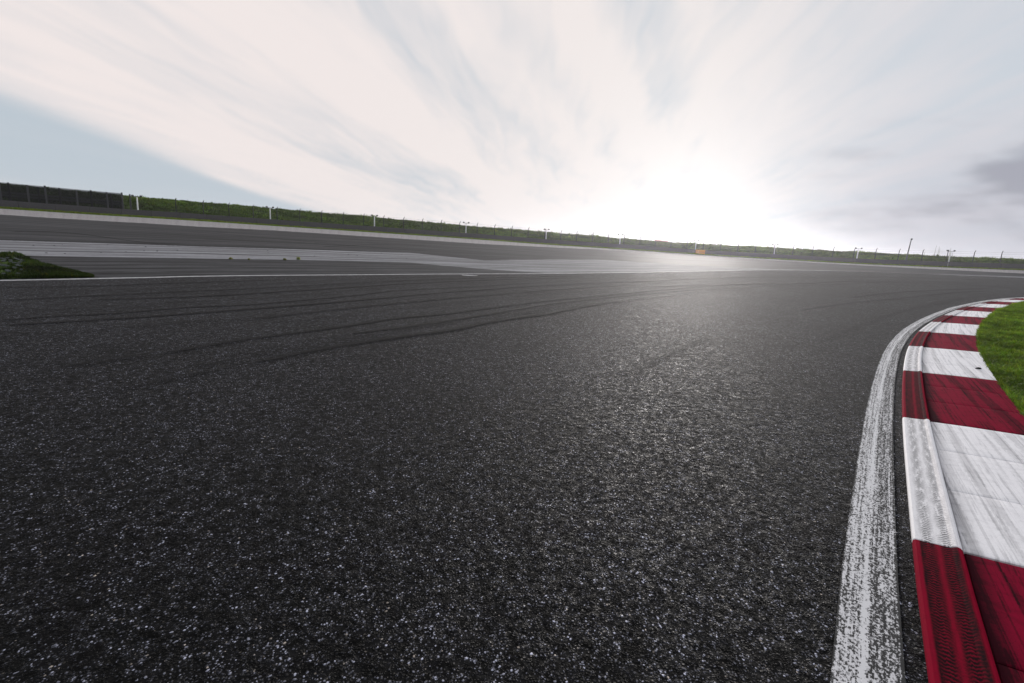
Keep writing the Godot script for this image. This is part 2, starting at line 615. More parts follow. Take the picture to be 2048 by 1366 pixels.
func grain_texture() -> ImageTexture:
	var size := 1024
	var a := grey_noise(size, size, fnoise(5, 0.30, 3, 0.9, FastNoiseLite.TYPE_VALUE), true)
	var b := grey_noise(128, 128, fnoise(6, 0.03, 5, 0.6), true, size, size)
	var out := PackedByteArray()
	out.resize(size * size * 3)
	for i in size * size:
		var v := 0.68 + 2.6 * (a[i] / 255.0 - 0.5) + 0.35 * (b[i] / 255.0 - 0.5)
		var q := clampi(int(255.0 * clampf(v, 0.06, 1.0)), 0, 255)
		out[i * 3] = q
		out[i * 3 + 1] = q
		out[i * 3 + 2] = q
	return tex_rgb(size, size, out)


# long streaks: along the texture's v
func streak_texture(s: int, low: float, high: float, warm := 0.0, speck := 0.15) -> ImageTexture:
	var w := 512
	var h := 1024
	var a := grey_noise(w, 16, fnoise(s, 0.05, 5, 0.65), false, w, h)
	var b := grey_noise(w, 96, fnoise(s + 1, 0.11, 4, 0.6), false, w, h)
	var c := grey_noise(w, h, fnoise(s + 2, 0.35, 4, 0.8, FastNoiseLite.TYPE_VALUE))
	var out := PackedByteArray()
	out.resize(w * h * 3)
	for i in w * h:
		var v := 0.5 * a[i] / 255.0 + 0.5 * b[i] / 255.0
		v = lerpf(low, high, clampf((v - 0.28) / 0.44, 0.0, 1.0)) * (1.0 + speck * 4.0 * (c[i] / 255.0 - 0.5))
		out[i * 3] = srgb8(v * (1.0 + warm))
		out[i * 3 + 1] = srgb8(v)
		out[i * 3 + 2] = srgb8(v * (1.06 - warm))
	return tex_rgb(w, h, out)


# worn white line paint on coarse asphalt: u across, v along
func line_texture() -> ImageTexture:
	var w := 256
	var h := 2048
	var a := grey_noise(w, h, fnoise(51, 0.13, 3, 0.75, FastNoiseLite.TYPE_VALUE))
	var b := grey_noise(w, 40, fnoise(52, 0.035, 4, 0.6), false, w, h)
	var c := grey_noise(w, 220, fnoise(53, 0.06, 4, 0.6), false, w, h)
	var out := PackedByteArray()
	out.resize(w * h * 3)
	for y in h:
		for x in w:
			var i := y * w + x
			var u := float(x) / w
			var wear := 0.45 * (b[i] / 255.0 - 0.5) + 0.28 * (c[i] / 255.0 - 0.5) + 0.14 * smoothstep(0.48, 0.62, u) + 0.18 * smoothstep(0.06, 0.0, u) + 0.2 * smoothstep(0.93, 1.0, u)
			wear -= 0.16 * bump(u, 0.4, 0.10) + 0.14 * bump(u, 0.86, 0.06)
			var left := smoothstep(0.33 + wear * 0.9, 0.58 + wear * 0.9, a[i] / 255.0)
			var v := lerpf(0.030, 0.68 - 0.25 * clampf(wear + 0.1, 0.0, 1.0), left)
			out[i * 3] = srgb8(v)
			out[i * 3 + 1] = srgb8(v * 0.985)
			out[i * 3 + 2] = srgb8(v * 1.0)
	return tex_rgb(w, h, out)


# kerb paint with grime streaks and tyre traces: u across the slab, v along
func slab_texture(base: Vector3, dirt: Vector3, s: int, amount: float) -> ImageTexture:
	var w := 384
	var h := 1536
	var a := grey_noise(w, 24, fnoise(s, 0.055, 5, 0.6), false, w, h)
	var b := grey_noise(w, 128, fnoise(s + 1, 0.05, 5, 0.65), false, w, h)
	var c := grey_noise(w, h, fnoise(s + 2, 0.30, 4, 0.75, FastNoiseLite.TYPE_VALUE))
	var f := grey_noise(96, h, fnoise(s + 3, 0.045, 4, 0.6), false, w, h)
	var out := PackedByteArray()
	out.resize(w * h * 3)
	for y in h:
		var shift := int(y * 0.11)
		for x in w:
			var i := y * w + x
			var k := y * w + (x + shift) % w
			var line := smoothstep(0.58, 0.84, a[k] / 255.0) * 0.55 + smoothstep(0.66, 0.82, b[k] / 255.0) * 0.45 + smoothstep(0.52, 0.75, a[(i - x) + (x / 4 + shift / 3) % w] / 255.0) * 0.55
			var blot := smoothstep(0.45, 0.85, f[i] / 255.0) * 0.28
			var speck := smoothstep(0.62, 0.85, c[i] / 255.0) * 0.55
			var g := clampf((line + blot * 0.8 + speck * 0.8) * amount + 0.9 * amount * smoothstep(0.16, 0.0, float(x) / w), 0.0, 0.92)
			var v := base.lerp(dirt, g) * (1.0 + 0.25 * (c[i] / 255.0 - 0.5))
			out[i * 3] = srgb8(v.x)
			out[i * 3 + 1] = srgb8(v.y)
			out[i * 3 + 2] = srgb8(v.z)
	return tex_rgb(w, h, out)


# the ribbed strip at the kerb's foot with printed tyre tread: u across, v along (2.5 m)
func tread_texture(base: Vector3, rubber: Vector3, s: int, amount: float, fill: float) -> ImageTexture:
	var w := 128
	var h := 2048
	var a := grey_noise(w, 256, fnoise(s, 0.05, 4, 0.6), false, w, h)
	var c := grey_noise(w, h, fnoise(s + 2, 0.25, 4, 0.75, FastNoiseLite.TYPE_VALUE))
	var out := PackedByteArray()
	out.resize(w * h * 3)
	for y in h:
		for x in w:
			var i := y * w + x
			var u := float(x) / w
			var n := a[i] / 255.0 - 0.5
			var pitch := 18.0
			var row := fposmod((y + 26.0 * (0.5 - absf(u - 0.5)) + n * 20.0) / pitch, 1.0)
			var dash := smoothstep(0.20, 0.32, row) * smoothstep(0.88, 0.74, row)
			var column := maxf(bump(u, 0.30, 0.13), bump(u, 0.68, 0.13))
			var spike := bump(u, 0.5 + 0.02 * sin(y * 0.9), 0.05 + 0.03 * row)
			var edges := smoothstep(0.10, 0.16, u) * smoothstep(0.92, 0.84, u)
			var rough := c[i] / 255.0 - 0.5
			var worn := smoothstep(-0.42, -0.08, n + 0.5 * rough)
			var g := edges * maxf(fill * (1.0 - 0.9 * spike) * (1.0 - column * (1.0 - dash) * 0.55), column * dash * worn * amount) + 0.35 * n + 0.45 * rough
			var v := base.lerp(rubber, clampf(g, 0.0, 0.97))
			out[i * 3] = srgb8(v.x)
			out[i * 3 + 1] = srgb8(v.y)
			out[i * 3 + 2] = srgb8(v.z)
	return tex_rgb(w, h, out)


func mark_texture() -> ImageTexture:
	var w := 64
	var h := 1024
	var a := grey_noise(w, 24, fnoise(71, 0.09, 4, 0.6), false, w, h)
	var c := grey_noise(w, h, fnoise(72, 0.33, 4, 0.8, FastNoiseLite.TYPE_VALUE))
	var out := PackedByteArray()
	out.resize(w * h * 4)
	for y in h:
		var end := smoothstep(0.0, 0.04, float(y) / h) * smoothstep(1.0, 0.85, float(y) / h)
		for x in w:
			var i := y * w + x
			var u := float(x) / w - 0.5
			var g := exp(-u * u * 20.0) * smoothstep(0.5, 0.40, absf(u))
			var al := g * end * clampf(0.95 + 0.9 * (a[i] / 255.0 - 0.5) + 1.2 * (c[i] / 255.0 - 0.5), 0.0, 1.0)
			out[i * 4] = 16
			out[i * 4 + 1] = 16
			out[i * 4 + 2] = 18
			out[i * 4 + 3] = clampi(int(al * 255.0), 0, 255)
	return ImageTexture.create_from_image(Image.create_from_data(w, h, false, Image.FORMAT_RGBA8, out))


func speckle_texture(low: Vector3, high: Vector3, s: int, size := 512) -> ImageTexture:
	var a := grey_noise(size, size, fnoise(s, 0.22, 5, 0.8, FastNoiseLite.TYPE_VALUE), true)
	var b := grey_noise(size / 4, size / 4, fnoise(s + 1, 0.05, 4, 0.6), true, size, size)
	var out := PackedByteArray()
	out.resize(size * size * 3)
	for i in size * size:
		var t := clampf(0.5 + 1.9 * (a[i] / 255.0 - 0.5) + 0.8 * (b[i] / 255.0 - 0.5), 0.0, 1.0)
		var v := low.lerp(high, t)
		out[i * 3] = srgb8(v.x)
		out[i * 3 + 1] = srgb8(v.y)
		out[i * 3 + 2] = srgb8(v.z)
	return tex_rgb(size, size, out)


func textured(t: Texture2D, rough := 0.8, spec := 0.5, scale := Vector3.ONE) -> StandardMaterial3D:
	var m := StandardMaterial3D.new()
	m.albedo_texture = t
	m.roughness = rough
	m.metallic_specular = spec
	m.uv1_scale = scale
	return m


func make_materials() -> void:
	var at := asphalt_textures()
	var grain := grain_texture()
	var m := textured(at[0], 1.0, 0.24)
	m.roughness_texture = at[2]
	m.normal_enabled = true
	m.normal_texture = at[1]
	m.normal_scale = 1.0
	m.detail_enabled = true
	m.detail_albedo = grain
	m.detail_blend_mode = BaseMaterial3D.BLEND_MODE_MUL
	m.detail_uv_layer = BaseMaterial3D.DETAIL_UV_2
	m.vertex_color_use_as_albedo = true
	m.albedo_color = Color(0.93, 0.935, 1.0)
	M.asphalt = m
	var k := textured(mark_texture(), 0.85, 0.25)
	k.transparency = BaseMaterial3D.TRANSPARENCY_ALPHA
	k.vertex_color_use_as_albedo = true
	M.rubber_mark = k
	M.line = textured(line_texture(), 0.8, 0.3)
	M.apron = textured(streak_texture(81, 0.008, 0.075), 0.82, 0.20)
	M.strip = textured(streak_texture(91, 0.05, 0.30), 0.85, 0.3)
	M.runoff = textured(streak_texture(101, 0.010, 0.060), 0.78, 0.18)
	M.gravel = textured(speckle_texture(Vector3(0.10, 0.092, 0.09), Vector3(0.52, 0.485, 0.48), 111), 0.95, 0.2)
	M.turf = textured(speckle_texture(Vector3(0.020, 0.036, 0.006), Vector3(0.08, 0.13, 0.020), 121), 0.95, 0.2)
	M.verge = textured(speckle_texture(Vector3(0.05, 0.10, 0.010), Vector3(0.16, 0.26, 0.03), 131), 0.95, 0.2)
	var blade := mat(Color(1, 1, 1), 0.6, 0.3)
	blade.vertex_color_use_as_albedo = true
	blade.backlight_enabled = true
	blade.backlight = Color(0.95, 0.95, 0.75)
	M.blade = blade
	M.white_slab = textured(slab_texture(Vector3(0.86, 0.84, 0.85), Vector3(0.16, 0.155, 0.165), 141, 0.48), 0.8, 0.3)
	M.red_slab = textured(slab_texture(Vector3(0.21, 0.004, 0.024), Vector3(0.012, 0.004, 0.006), 151, 0.95), 0.9, 0.08)
	M.white_tread = textured(tread_texture(Vector3(0.80, 0.78, 0.79), Vector3(0.10, 0.10, 0.105), 161, 0.95, 0.22), 0.8, 0.3)
	M.red_tread = textured(tread_texture(Vector3(0.22, 0.004, 0.020), Vector3(0.006, 0.005, 0.006), 171, 1.2, 0.93), 0.9, 0.08)
	M.concrete = textured(speckle_texture(Vector3(0.06, 0.056, 0.06), Vector3(0.12, 0.112, 0.118), 181), 0.9, 0.3)
	M.steel = mat(Color(0.025, 0.026, 0.03), 0.7, 0.2)
	M.black_steel = mat(Color(0.025, 0.026, 0.030), 0.5)
	M.white_paint = mat(Color(0.78, 0.78, 0.78), 0.5)
	M.lamp_head = mat(Color(0.05, 0.05, 0.055), 0.5)
	M.orange = mat(Color(0.85, 0.36, 0.05), 0.6)
	M.rubber = mat(Color(0.018, 0.018, 0.019), 0.9, 0.2)
	M.paver = mat(Color(0.10, 0.11, 0.11), 0.9, 0.3)
	M.rail = mat(Color(0.12, 0.12, 0.13), 0.6, 0.3)
	M.roof = mat(Color(0.34, 0.09, 0.06), 0.8)
	M.plaster = mat(Color(0.55, 0.52, 0.48), 0.9)
	var net := mat(Color(0.012, 0.013, 0.014), 0.9, 0.1)
	net.transparency = BaseMaterial3D.TRANSPARENCY_ALPHA
	net.albedo_color.a = 0.85
	net.cull_mode = BaseMaterial3D.CULL_DISABLED
	M.net = net


# ---------------------------------------------------------------- setting
func build_ground() -> void:
	var rows := []
	for r in 2:
		rows.append([Vector3(-1400, -0.35, -1500 + 3000 * r), Vector3(1400, -0.35, -1500 + 3000 * r)])
	var g := obj("ground", sheet(rows, func(p, _r, _c): return Vector2(p.x, p.z) * 0.25), M.turf)
	tag(g, "flat grassland all round the circuit", "", "", "structure")


func build_track() -> void:
	# outer edge as a dense line, inner edge under the kerb
	var outer := PackedVector3Array([Vector3(-30, 0, 14), Vector3(-24, 0, 5)])
	for i in 211:
		outer.append(rim(i / 10.0))
	var inner := PackedVector3Array()
	var s := -12.0
	while s < 62.0:
		inner.append(kerb_at(s, 0.25, 0.0))
		s += 0.8
	var rows := []
	var n := 90
	for i in n + 1:
		var a := dense(inner, float(i) / n)
		var b := dense(outer, float(i) / n)
		var row := []
		for k in 25:
			row.append(a.lerp(b, k / 24.0))
		rows.append(row)
	var tone := fnoise(201, 0.09, 4)
	var tint := func(p: Vector3, _r, k: int) -> Color:
		var g := 0.92 + 0.35 * tone.get_noise_2d(p.x, p.z) + 0.06 * bump(k / 24.0, 0.62, 0.28)
		return Color(g, g, g * 1.02)
	var track := obj("track", sheet(rows, func(p, _r, _c): return Vector2(p.x, p.z) / 3.2, 1.0 / 10.3, tint), M.asphalt)
	tag(track, "dark coarse asphalt of the racetrack, curving away to the right", "", "", "structure")
	# white edge lines
	var line := []
	s = -12.0
	while s < 62.0:
		line.append([kerb_at(s, -0.275, 0.004), kerb_at(s, -0.22, 0.004), kerb_at(s, -0.12, 0.004), kerb_at(s, -0.065, 0.004)])
		s += 0.35
	obj("edge_line", sheet(line, func(_p, r, c): return Vector2([0.0, 0.26, 0.74, 1.0][c], r * 0.35 / 2.6)), M.line, track)
	var far := []
	var kerbing := []
	var walked := 0.0
	for i in 421:
		var c := i / 20.0
		var p := rim(c)
		var q := rim(c + 0.02) - rim(c - 0.02)
		var nrm := Vector3(q.z, 0, -q.x).normalized()
		if nrm.dot(foot(c) - p) < 0: nrm = -nrm
		if far.size(): walked += p.distance_to(far[-1][1] - Vector3(0, 0.004, 0))
		far.append([p - nrm * 0.30 + Vector3(0, 0.004, 0), p - nrm * 0.06 + Vector3(0, 0.004, 0)])
	obj("edge_line", sheet(far, func(p, r, c): return Vector2(0.12 + 0.3 * c, r * 0.21)), M.line, track)
	# rubber marks
	var again := [0, 1, 2, 3, 5, 6, 7, 15, 8, 9]
	for k in SKIDS.size() + again.size():
		var pts := []
		var second := k >= SKIDS.size()
		var a: Array = SKIDS[again[k - SKIDS.size()] if second else k]
		var m := a.size() / 2
		for i in m - 1:
			for q in 8:
				var t := q / 8.0
				var p := Vector3(0, 0.008 + 0.0005 * k, 0)
				p.x = catmull(a[maxi(i - 1, 0) * 2], a[i * 2], a[(i + 1) * 2], a[mini(i + 2, m - 1) * 2], t)
				p.z = catmull(a[maxi(i - 1, 0) * 2 + 1], a[i * 2 + 1], a[(i + 1) * 2 + 1], a[mini(i + 2, m - 1) * 2 + 1], t)
				if second: p += Vector3(0.62, 0, 0.55) * (0.55 + 0.13 * (k % 4)) * (1.0 if k % 2 else -1.0) * (1.0 + 0.012 * p.length())
				pts.append(p)
		var rws := []
		for i in pts.size():
			var d: Vector3 = (pts[mini(i + 1, pts.size() - 1)] - pts[maxi(i - 1, 0)]).normalized()
			var side := Vector3(-d.z, 0, d.x) * (0.12 + 0.06 * ((k * 7) % 5) / 4.0 + (0.10 if pts[i].length() > 20.0 else 0.0))
			rws.append([pts[i] - side, pts[i] + side])
		var total := float(rws.size() - 1)
		var force: float = [1.0, 1.0, 1.0, 0.9, 0.8, 0.9, 1.0, 0.9, 1.0, 1.0, 0.6, 0.45, 0.35, 0.45, 0.4, 0.6, 0.6, 0.25][k] if not second else 0.26
		var fade := func(p: Vector3, _r, _c) -> Color: return Color(1, 1, 1, force * smoothstep(2.0, 6.0, p.length()))
		obj("tyre_mark", sheet(rws, func(_p, r, c): return Vector2(c * 0.98 + 0.01, 0.002 + 0.996 * r / total), 0.0, fade), M.rubber_mark, track)
	# a small pale patch of paint by the outer edge
	var patch := []
	for i in 2:
		var row := []
		for q in 7:
			var w := 0.06 + 0.05 * sin(PI * q / 6.0)
			row.append(Vector3(-2.1 + q * 0.1, 0.006, -19.75 - q * 0.03) + Vector3(0.3, 0, 0.9) * (w * (1 if i else -1)))
		patch.append(row)
	obj("paint_patch", sheet(patch, func(p, _r, _c): return Vector2(0.3, p.x)), M.white_paint, track)


func dense(a: PackedVector3Array, t: float) -> Vector3:
	var f := clampf(t, 0.0, 1.0) * (a.size() - 1)
	var i := mini(int(f), a.size() - 2)
	return a[i].lerp(a[i + 1], f - i)


# one strip of the sloping ground between track and wall, from share t0 to share t1
func strip(called: String, m: Material, t0: Callable, t1: Callable, u: float, v: float, rows_n := 6, lift := 0.0) -> MeshInstance3D:
	var rows := []
	var along := [0.0]
	for i in 631:
		var c := i / 30.0
		var row := []
		var a: float = t0.call(c)
		var b: float = maxf(t1.call(c), a + 0.0004)
		for k in rows_n:
			row.append(slope_at(c, lerpf(a, b, float(k) / (rows_n - 1))) + Vector3(0, lift, 0))
		rows.append(row)
		if i > 0: along.append(along[-1] + slope_at(c, 0.4).distance_to(slope_at(c - 1.0 / 30.0, 0.4)))
	return obj(called, sheet(rows, func(p, r, _c): return Vector2(slope_share(p, r / 30.0) * u, along[r] * v)), m)


func slope_share(p: Vector3, c: float) -> float:
	var a := rim(c)
	return a.distance_to(p)


func build_runoff() -> void:
	var jag := fnoise(301, 0.9, 4, 0.7)
	var apron := func(c): return maxf(plan_lin(c, 9), 0.0)
	var pale := func(c): return maxf(plan_lin(c, 10) + 0.002 * jag.get_noise_1d(c * 14.0 + 40.0), apron.call(c) + 0.001)
	var dark := func(c): return maxf(plan_lin(c, 11) + 0.012 * jag.get_noise_1d(c * 30.0), pale.call(c) + 0.01)
	var green := func(c): return 0.5 + 0.5 * plan_lin(c, 12) + 0.006 * jag.get_noise_1d(c * 40.0 + 90.0)
	tag(strip("apron", M.apron, func(_c): return 0.0, apron, 1.0 / 16.0, 1.0 / 90.0), "dark streaked asphalt apron just beyond the white outer edge line", "", "", "structure")
	tag(strip("concrete_strip", M.strip, apron, pale, 1.0 / 26.0, 1.0 / 120.0), "pale worn concrete strip beyond the dark apron", "", "", "structure")
	tag(strip("runoff_asphalt", M.runoff, pale, dark, 1.0 / 60.0, 1.0 / 160.0, 8), "dark asphalt run-off area in front of the gravel", "", "", "structure")
	tag(strip("gravel", M.gravel, dark, green, 0.5, 0.25), "light grey gravel strip below the far wall", "", "", "structure")
	tag(strip("grass_verge", M.verge, green, func(_c): return 1.0, 0.5, 0.25), "thin bright green grass verge at the foot of the wall", "", "", "structure")


	# tyre marks that run on across the asphalt run-off
	var ground := get_node("runoff_asphalt")
	var arcs := [[4.0, 9.5, 0.30, 0.22], [5.0, 11.0, 0.42, 0.20], [8.6, 10.6, 0.20, 0.34], [9.2, 11.6, 0.34, 0.24], [10.0, 13.2, 0.44, 0.30], [3.2, 7.0, 0.24, 0.19], [6.5, 12.5, 0.52, 0.40], [11.5, 16.0, 0.42, 0.52], [12.5, 17.5, 0.30, 0.26], [7.2, 9.4, 0.38, 0.50]]
	for k in arcs.size():
		var rws := []
		for i in 41:
			var s := i / 40.0
			var c := lerpf(arcs[k][0], arcs[k][1], s)
			var share := lerpf(arcs[k][2], arcs[k][3], s) + 0.03 * sin(s * PI * (1.0 + k % 2))
			share = maxf(share, pale.call(c) + 0.015)
			var wide := 0.0030 + 0.0012 * (k % 3)
			rws.append([slope_at(c, share - wide) + Vector3(0, 0.012 + 0.001 * k, 0), slope_at(c, share + wide) + Vector3(0, 0.012 + 0.001 * k, 0)])
		obj("tyre_mark", sheet(rws, func(_p, r, q): return Vector2(q * 0.98 + 0.01, 0.002 + 0.996 * r / 40.0), 0.0, func(_p, _r, _c): return Color(1, 1, 1, 0.8)), M.rubber_mark, ground)
	# longer grass along the foot of the wall
	var mm := MultiMesh.new()
	mm.transform_format = MultiMesh.TRANSFORM_3D
	mm.use_colors = true
	mm.mesh = tuft_mesh(10, 0.22, 0.03, 80)
	var n := 9000
	mm.instance_count = n
	for i in n:
		var c := rng.randf_range(1.0, 20.5)
		var g := jag.get_noise_1d(c * 60.0)
		var s := rng.randf_range(0.6, 1.4) * (1.0 + 0.8 * g)
		mm.set_instance_transform(i, Transform3D(Basis(Vector3.UP, rng.randf() * TAU).scaled(Vector3(s * 1.6, s, s * 1.6)), slope_at(c, 0.994 - 0.05 * rng.randf() * rng.randf())))
		var l := 0.18 + 0.20 * rng.randf()
		mm.set_instance_color(i, Color(l * (0.6 + 0.3 * rng.randf()), l, l * 0.08))
	var o := MultiMeshInstance3D.new()
	o.name = "verge_grass"
	o.multimesh = mm
	o.material_override = M.blade
	add_child(o)
	tag(o, "bright green grass in a thin line along the foot of the far wall", "grass", "", "stuff")


func build_bank() -> void:
	var rough := fnoise(401, 0.16, 4, 0.55)
	var rows := []
	for i in 421:
		var c := i / 20.0
		var f := foot(c)
		var k := crest(c)
		var back := (k - f)
		back.y = 0
		var away := back.normalized()
		f += away * 0.9 + Vector3(0, 0.15, 0)
		var row := []
		row.append(f - Vector3(0, 2.6, 0))
		for q in 13:
			var t := q / 12.0
			var p := f.lerp(k, t)
			p.y = lerpf(f.y, k.y, sin(t * PI / 2.0) * 0.35 + t * 0.65)
			p.y += rough.get_noise_2d(p.x * 2.0, p.z * 2.0) * 0.30 * sin(PI * minf(t * 1.02, 1.0)) + 0.10 * rough.get_noise_2d(p.x * 3.0 + 50.0, p.z * 3.0) * t
			row.append(p)
		row.append(k + away * 5.0 - Vector3(0, 0.3, 0))
		row.append(k + away * 24.0 - Vector3(0, k.y * 0.6, 0))
		row.append(k + away * 45.0 - Vector3(0, k.y + 0.5, 0))
		rows.append(row)
	tag(obj("bank", sheet(rows, func(p, _r, _c): return Vector2(p.x + p.z * 0.3, p.z * 0.6 + p.y) * 0.10), M.turf), "long grass bank rising behind the far wall", "", "", "structure")
	# clumps of grass on the bank
	var mm := MultiMesh.new()
	mm.transform_format = MultiMesh.TRANSFORM_3D
	mm.use_colors = true
	mm.mesh = tuft_mesh(9, 1.0, 0.16, 77)
	var n := 30000
	mm.instance_count = n
	var patches := fnoise(411, 0.05, 4, 0.6)
	for i in n:
		var c := rng.randf_range(1.5, 20.5)
		var ri: Array = rows[int(c * 20.0)]
		var tq := rng.randf() * 12.0
		var a: Vector3 = ri[1 + int(tq)]
		var b: Vector3 = ri[mini(2 + int(tq), 13)]
		var nx: Array = rows[mini(int(c * 20.0) + 1, 420)]
		var p := a.lerp(b, fposmod(tq, 1.0)).lerp((nx[1 + int(tq)] as Vector3).lerp(nx[mini(2 + int(tq), 13)], fposmod(tq, 1.0)), fposmod(c * 20.0, 1.0))
		var g := patches.get_noise_2d(p.x, p.z * 2.0)
		var s := rng.randf_range(0.22, 0.5) * (1.0 + 0.8 * g) * (1.9 if rng.randf() > 0.96 else 1.0)
		mm.set_instance_transform(i, Transform3D(Basis(Vector3.UP, rng.randf() * TAU).scaled(Vector3(s * 1.5, s * 0.75, s * 1.5)), p - Vector3(0, 0.03, 0)))
		var l := (0.085 + 0.13 * rng.randf()) * (1.0 + 1.3 * g)
		mm.set_instance_color(i, Color(l * (0.50 + 0.25 * rng.randf()), l, l * 0.14))
	var o := MultiMeshInstance3D.new()
	o.name = "bank_grass"
	o.multimesh = mm
	o.material_override = M.blade
	add_child(o)
	tag(o, "rough tufted grass covering the long bank", "grass", "", "stuff")


func tuft_mesh(blades: int, height: float, width: float, s: int) -> ArrayMesh:
	var r := RandomNumberGenerator.new()
	r.seed = s
	var v := PackedVector3Array()
	var col := PackedColorArray()
	var idx := PackedInt32Array()
	for b in blades:
		var a := r.randf() * TAU
		var root := Vector3(r.randf_range(-0.5, 0.5), 0, r.randf_range(-0.5, 0.5)) * height * 0.9
		var lean := Vector3(cos(a), 0, sin(a)) * r.randf_range(0.15, 0.75) * height
		var hh := height * r.randf_range(0.5, 1.0)
		var side := Vector3(-sin(a), 0, cos(a)) * width * 0.5
		var mid := root + lean * 0.35 + Vector3(0, hh * 0.62, 0)
		var tip := root + lean + Vector3(0, hh, 0)
		var k := v.size()
		v.append_array([root - side, root + side, mid - side * 0.8, mid + side * 0.8, tip])
		var g := r.randf_range(0.7, 1.25)
		for q in 5: col.append(Color(g, g, g))
		idx.append_array([k, k + 1, k + 2, k + 1, k + 3, k + 2, k + 2, k + 3, k + 4])
	return tri_mesh(v, idx, PackedVector2Array(), PackedVector2Array(), col)


func infield_height(p: Vector3, d: float) -> float:
	return 0.045 + 0.03 * smoothstep(0.0, 1.5, d)


func build_infield() -> void:
	var rows := []
	var s := -11.5
	var lump := fnoise(421, 0.8, 3)
	while s < 60.0:
		var row := []
		for d in [-0.12, 0.0, 0.3, 0.8, 1.6, 3.0, 6.0, 12.0, 24.0, 40.0]:
			var p := kerb_at(s, KERB_WIDTH + d, 0.0)
			p.y = infield_height(p, d) + 0.02 * lump.get_noise_2d(p.x, p.z) - (0.06 if d < 0 else 0.0)
			row.append(p)
		rows.append(row)
		s += 0.8
	tag(obj("infield", sheet(rows, func(p, _r, _c): return Vector2(p.x, p.z) * 0.7), M.turf), "grass ground inside the bend behind the kerb", "", "", "structure")
	var mm := MultiMesh.new()
	mm.transform_format = MultiMesh.TRANSFORM_3D
	mm.use_colors = true
	mm.mesh = tuft_mesh(14, 0.05, 0.005, 78)
	var n := 60000
	var patches := fnoise(431, 0.9, 4, 0.6)
	mm.instance_count = n
	for i in n:
		var along := -1.0 + 30.0 * pow(rng.randf(), 1.25)
		var d := 0.01 + 7.0 * pow(rng.randf(), 1.8)
		var p := kerb_at(along, KERB_WIDTH + d, 0.0)
		p.y = infield_height(p, d) - 0.004
		var g := patches.get_noise_2d(p.x, p.z)
		var sc := rng.randf_range(0.7, 1.5) * (1.0 + 0.5 * g) * lerpf(1.0, 1.8, clampf(along / 30.0, 0.0, 1.0))
		mm.set_instance_transform(i, Transform3D(Basis(Vector3.UP, rng.randf() * TAU).scaled(Vector3(sc, sc, sc)), p))
		var l := (0.10 + 0.22 * rng.randf()) * (1.0 + 1.2 * g)
		mm.set_instance_color(i, Color(l * (0.46 + 0.34 * rng.randf()), l, l * 0.10))
	var o := MultiMeshInstance3D.new()
	o.name = "infield_grass"
	o.multimesh = mm
	o.material_override = M.blade
	add_child(o)
	tag(o, "short bright green grass growing behind the red and white kerb", "grass", "", "stuff")


# ---------------------------------------------------------------- kerb
# sweeps a profile of (offset, height) points along the kerb from s0 to s1, closed with end caps; ends dropped by chamfer
func kerb_sweep(profile: Array, s0: float, s1: float, chamfer: float, u0: float, u1: float, v_scale: float, v_from := 0.0) -> ArrayMesh:
	var st: Array[float] = [s0, s0 + chamfer]
	var steps := 6
	for i in range(1, steps):
		st.append(lerpf(s0 + chamfer, s1 - chamfer, float(i) / steps))
	st.append_array([s1 - chamfer, s1])
	var v := PackedVector3Array()
	var uv := PackedVector2Array()
	var idx := PackedInt32Array()
	var np := profile.size()
	# each face between two profile points has vertices of its own, so that edges stay crisp
	for k in np - 1:
		var base := v.size()
		for i in st.size():
			var low := chamfer * 0.9 if i == 0 or i == st.size() - 1 else 0.0
			for q in 2:
				var pr: Vector2 = profile[k + q]
				v.append(kerb_at(st[i], pr.x, pr.y - (low if pr.y > 0.0 else 0.0)))
				uv.append(Vector2((pr.x - u0) / (u1 - u0), (st[i] - v_from) * v_scale))
		for i in st.size() - 1:
			var a := base + i * 2
			idx.append_array([a, a + 2, a + 1, a + 1, a + 2, a + 3])
	for end in 2:
		var base := v.size()
		var sx := s0 if end == 0 else s1
		for k in np:
			var pr: Vector2 = profile[k]
			v.append(kerb_at(sx, pr.x, pr.y - (chamfer * 0.9 if pr.y > 0.0 else 0.0)))
			v.append(kerb_at(sx, pr.x, -0.05))
			for q in 2: uv.append(Vector2((pr.x - u0) / (u1 - u0), (sx - v_from) * v_scale))
		for k in np - 1:
			var a := base + k * 2
			if end == 0: idx.append_array([a, a + 2, a + 1, a + 1, a + 2, a + 3])
			else: idx.append_array([a, a + 1, a + 2, a + 1, a + 3, a + 2])
	return tri_mesh(v, idx, uv)


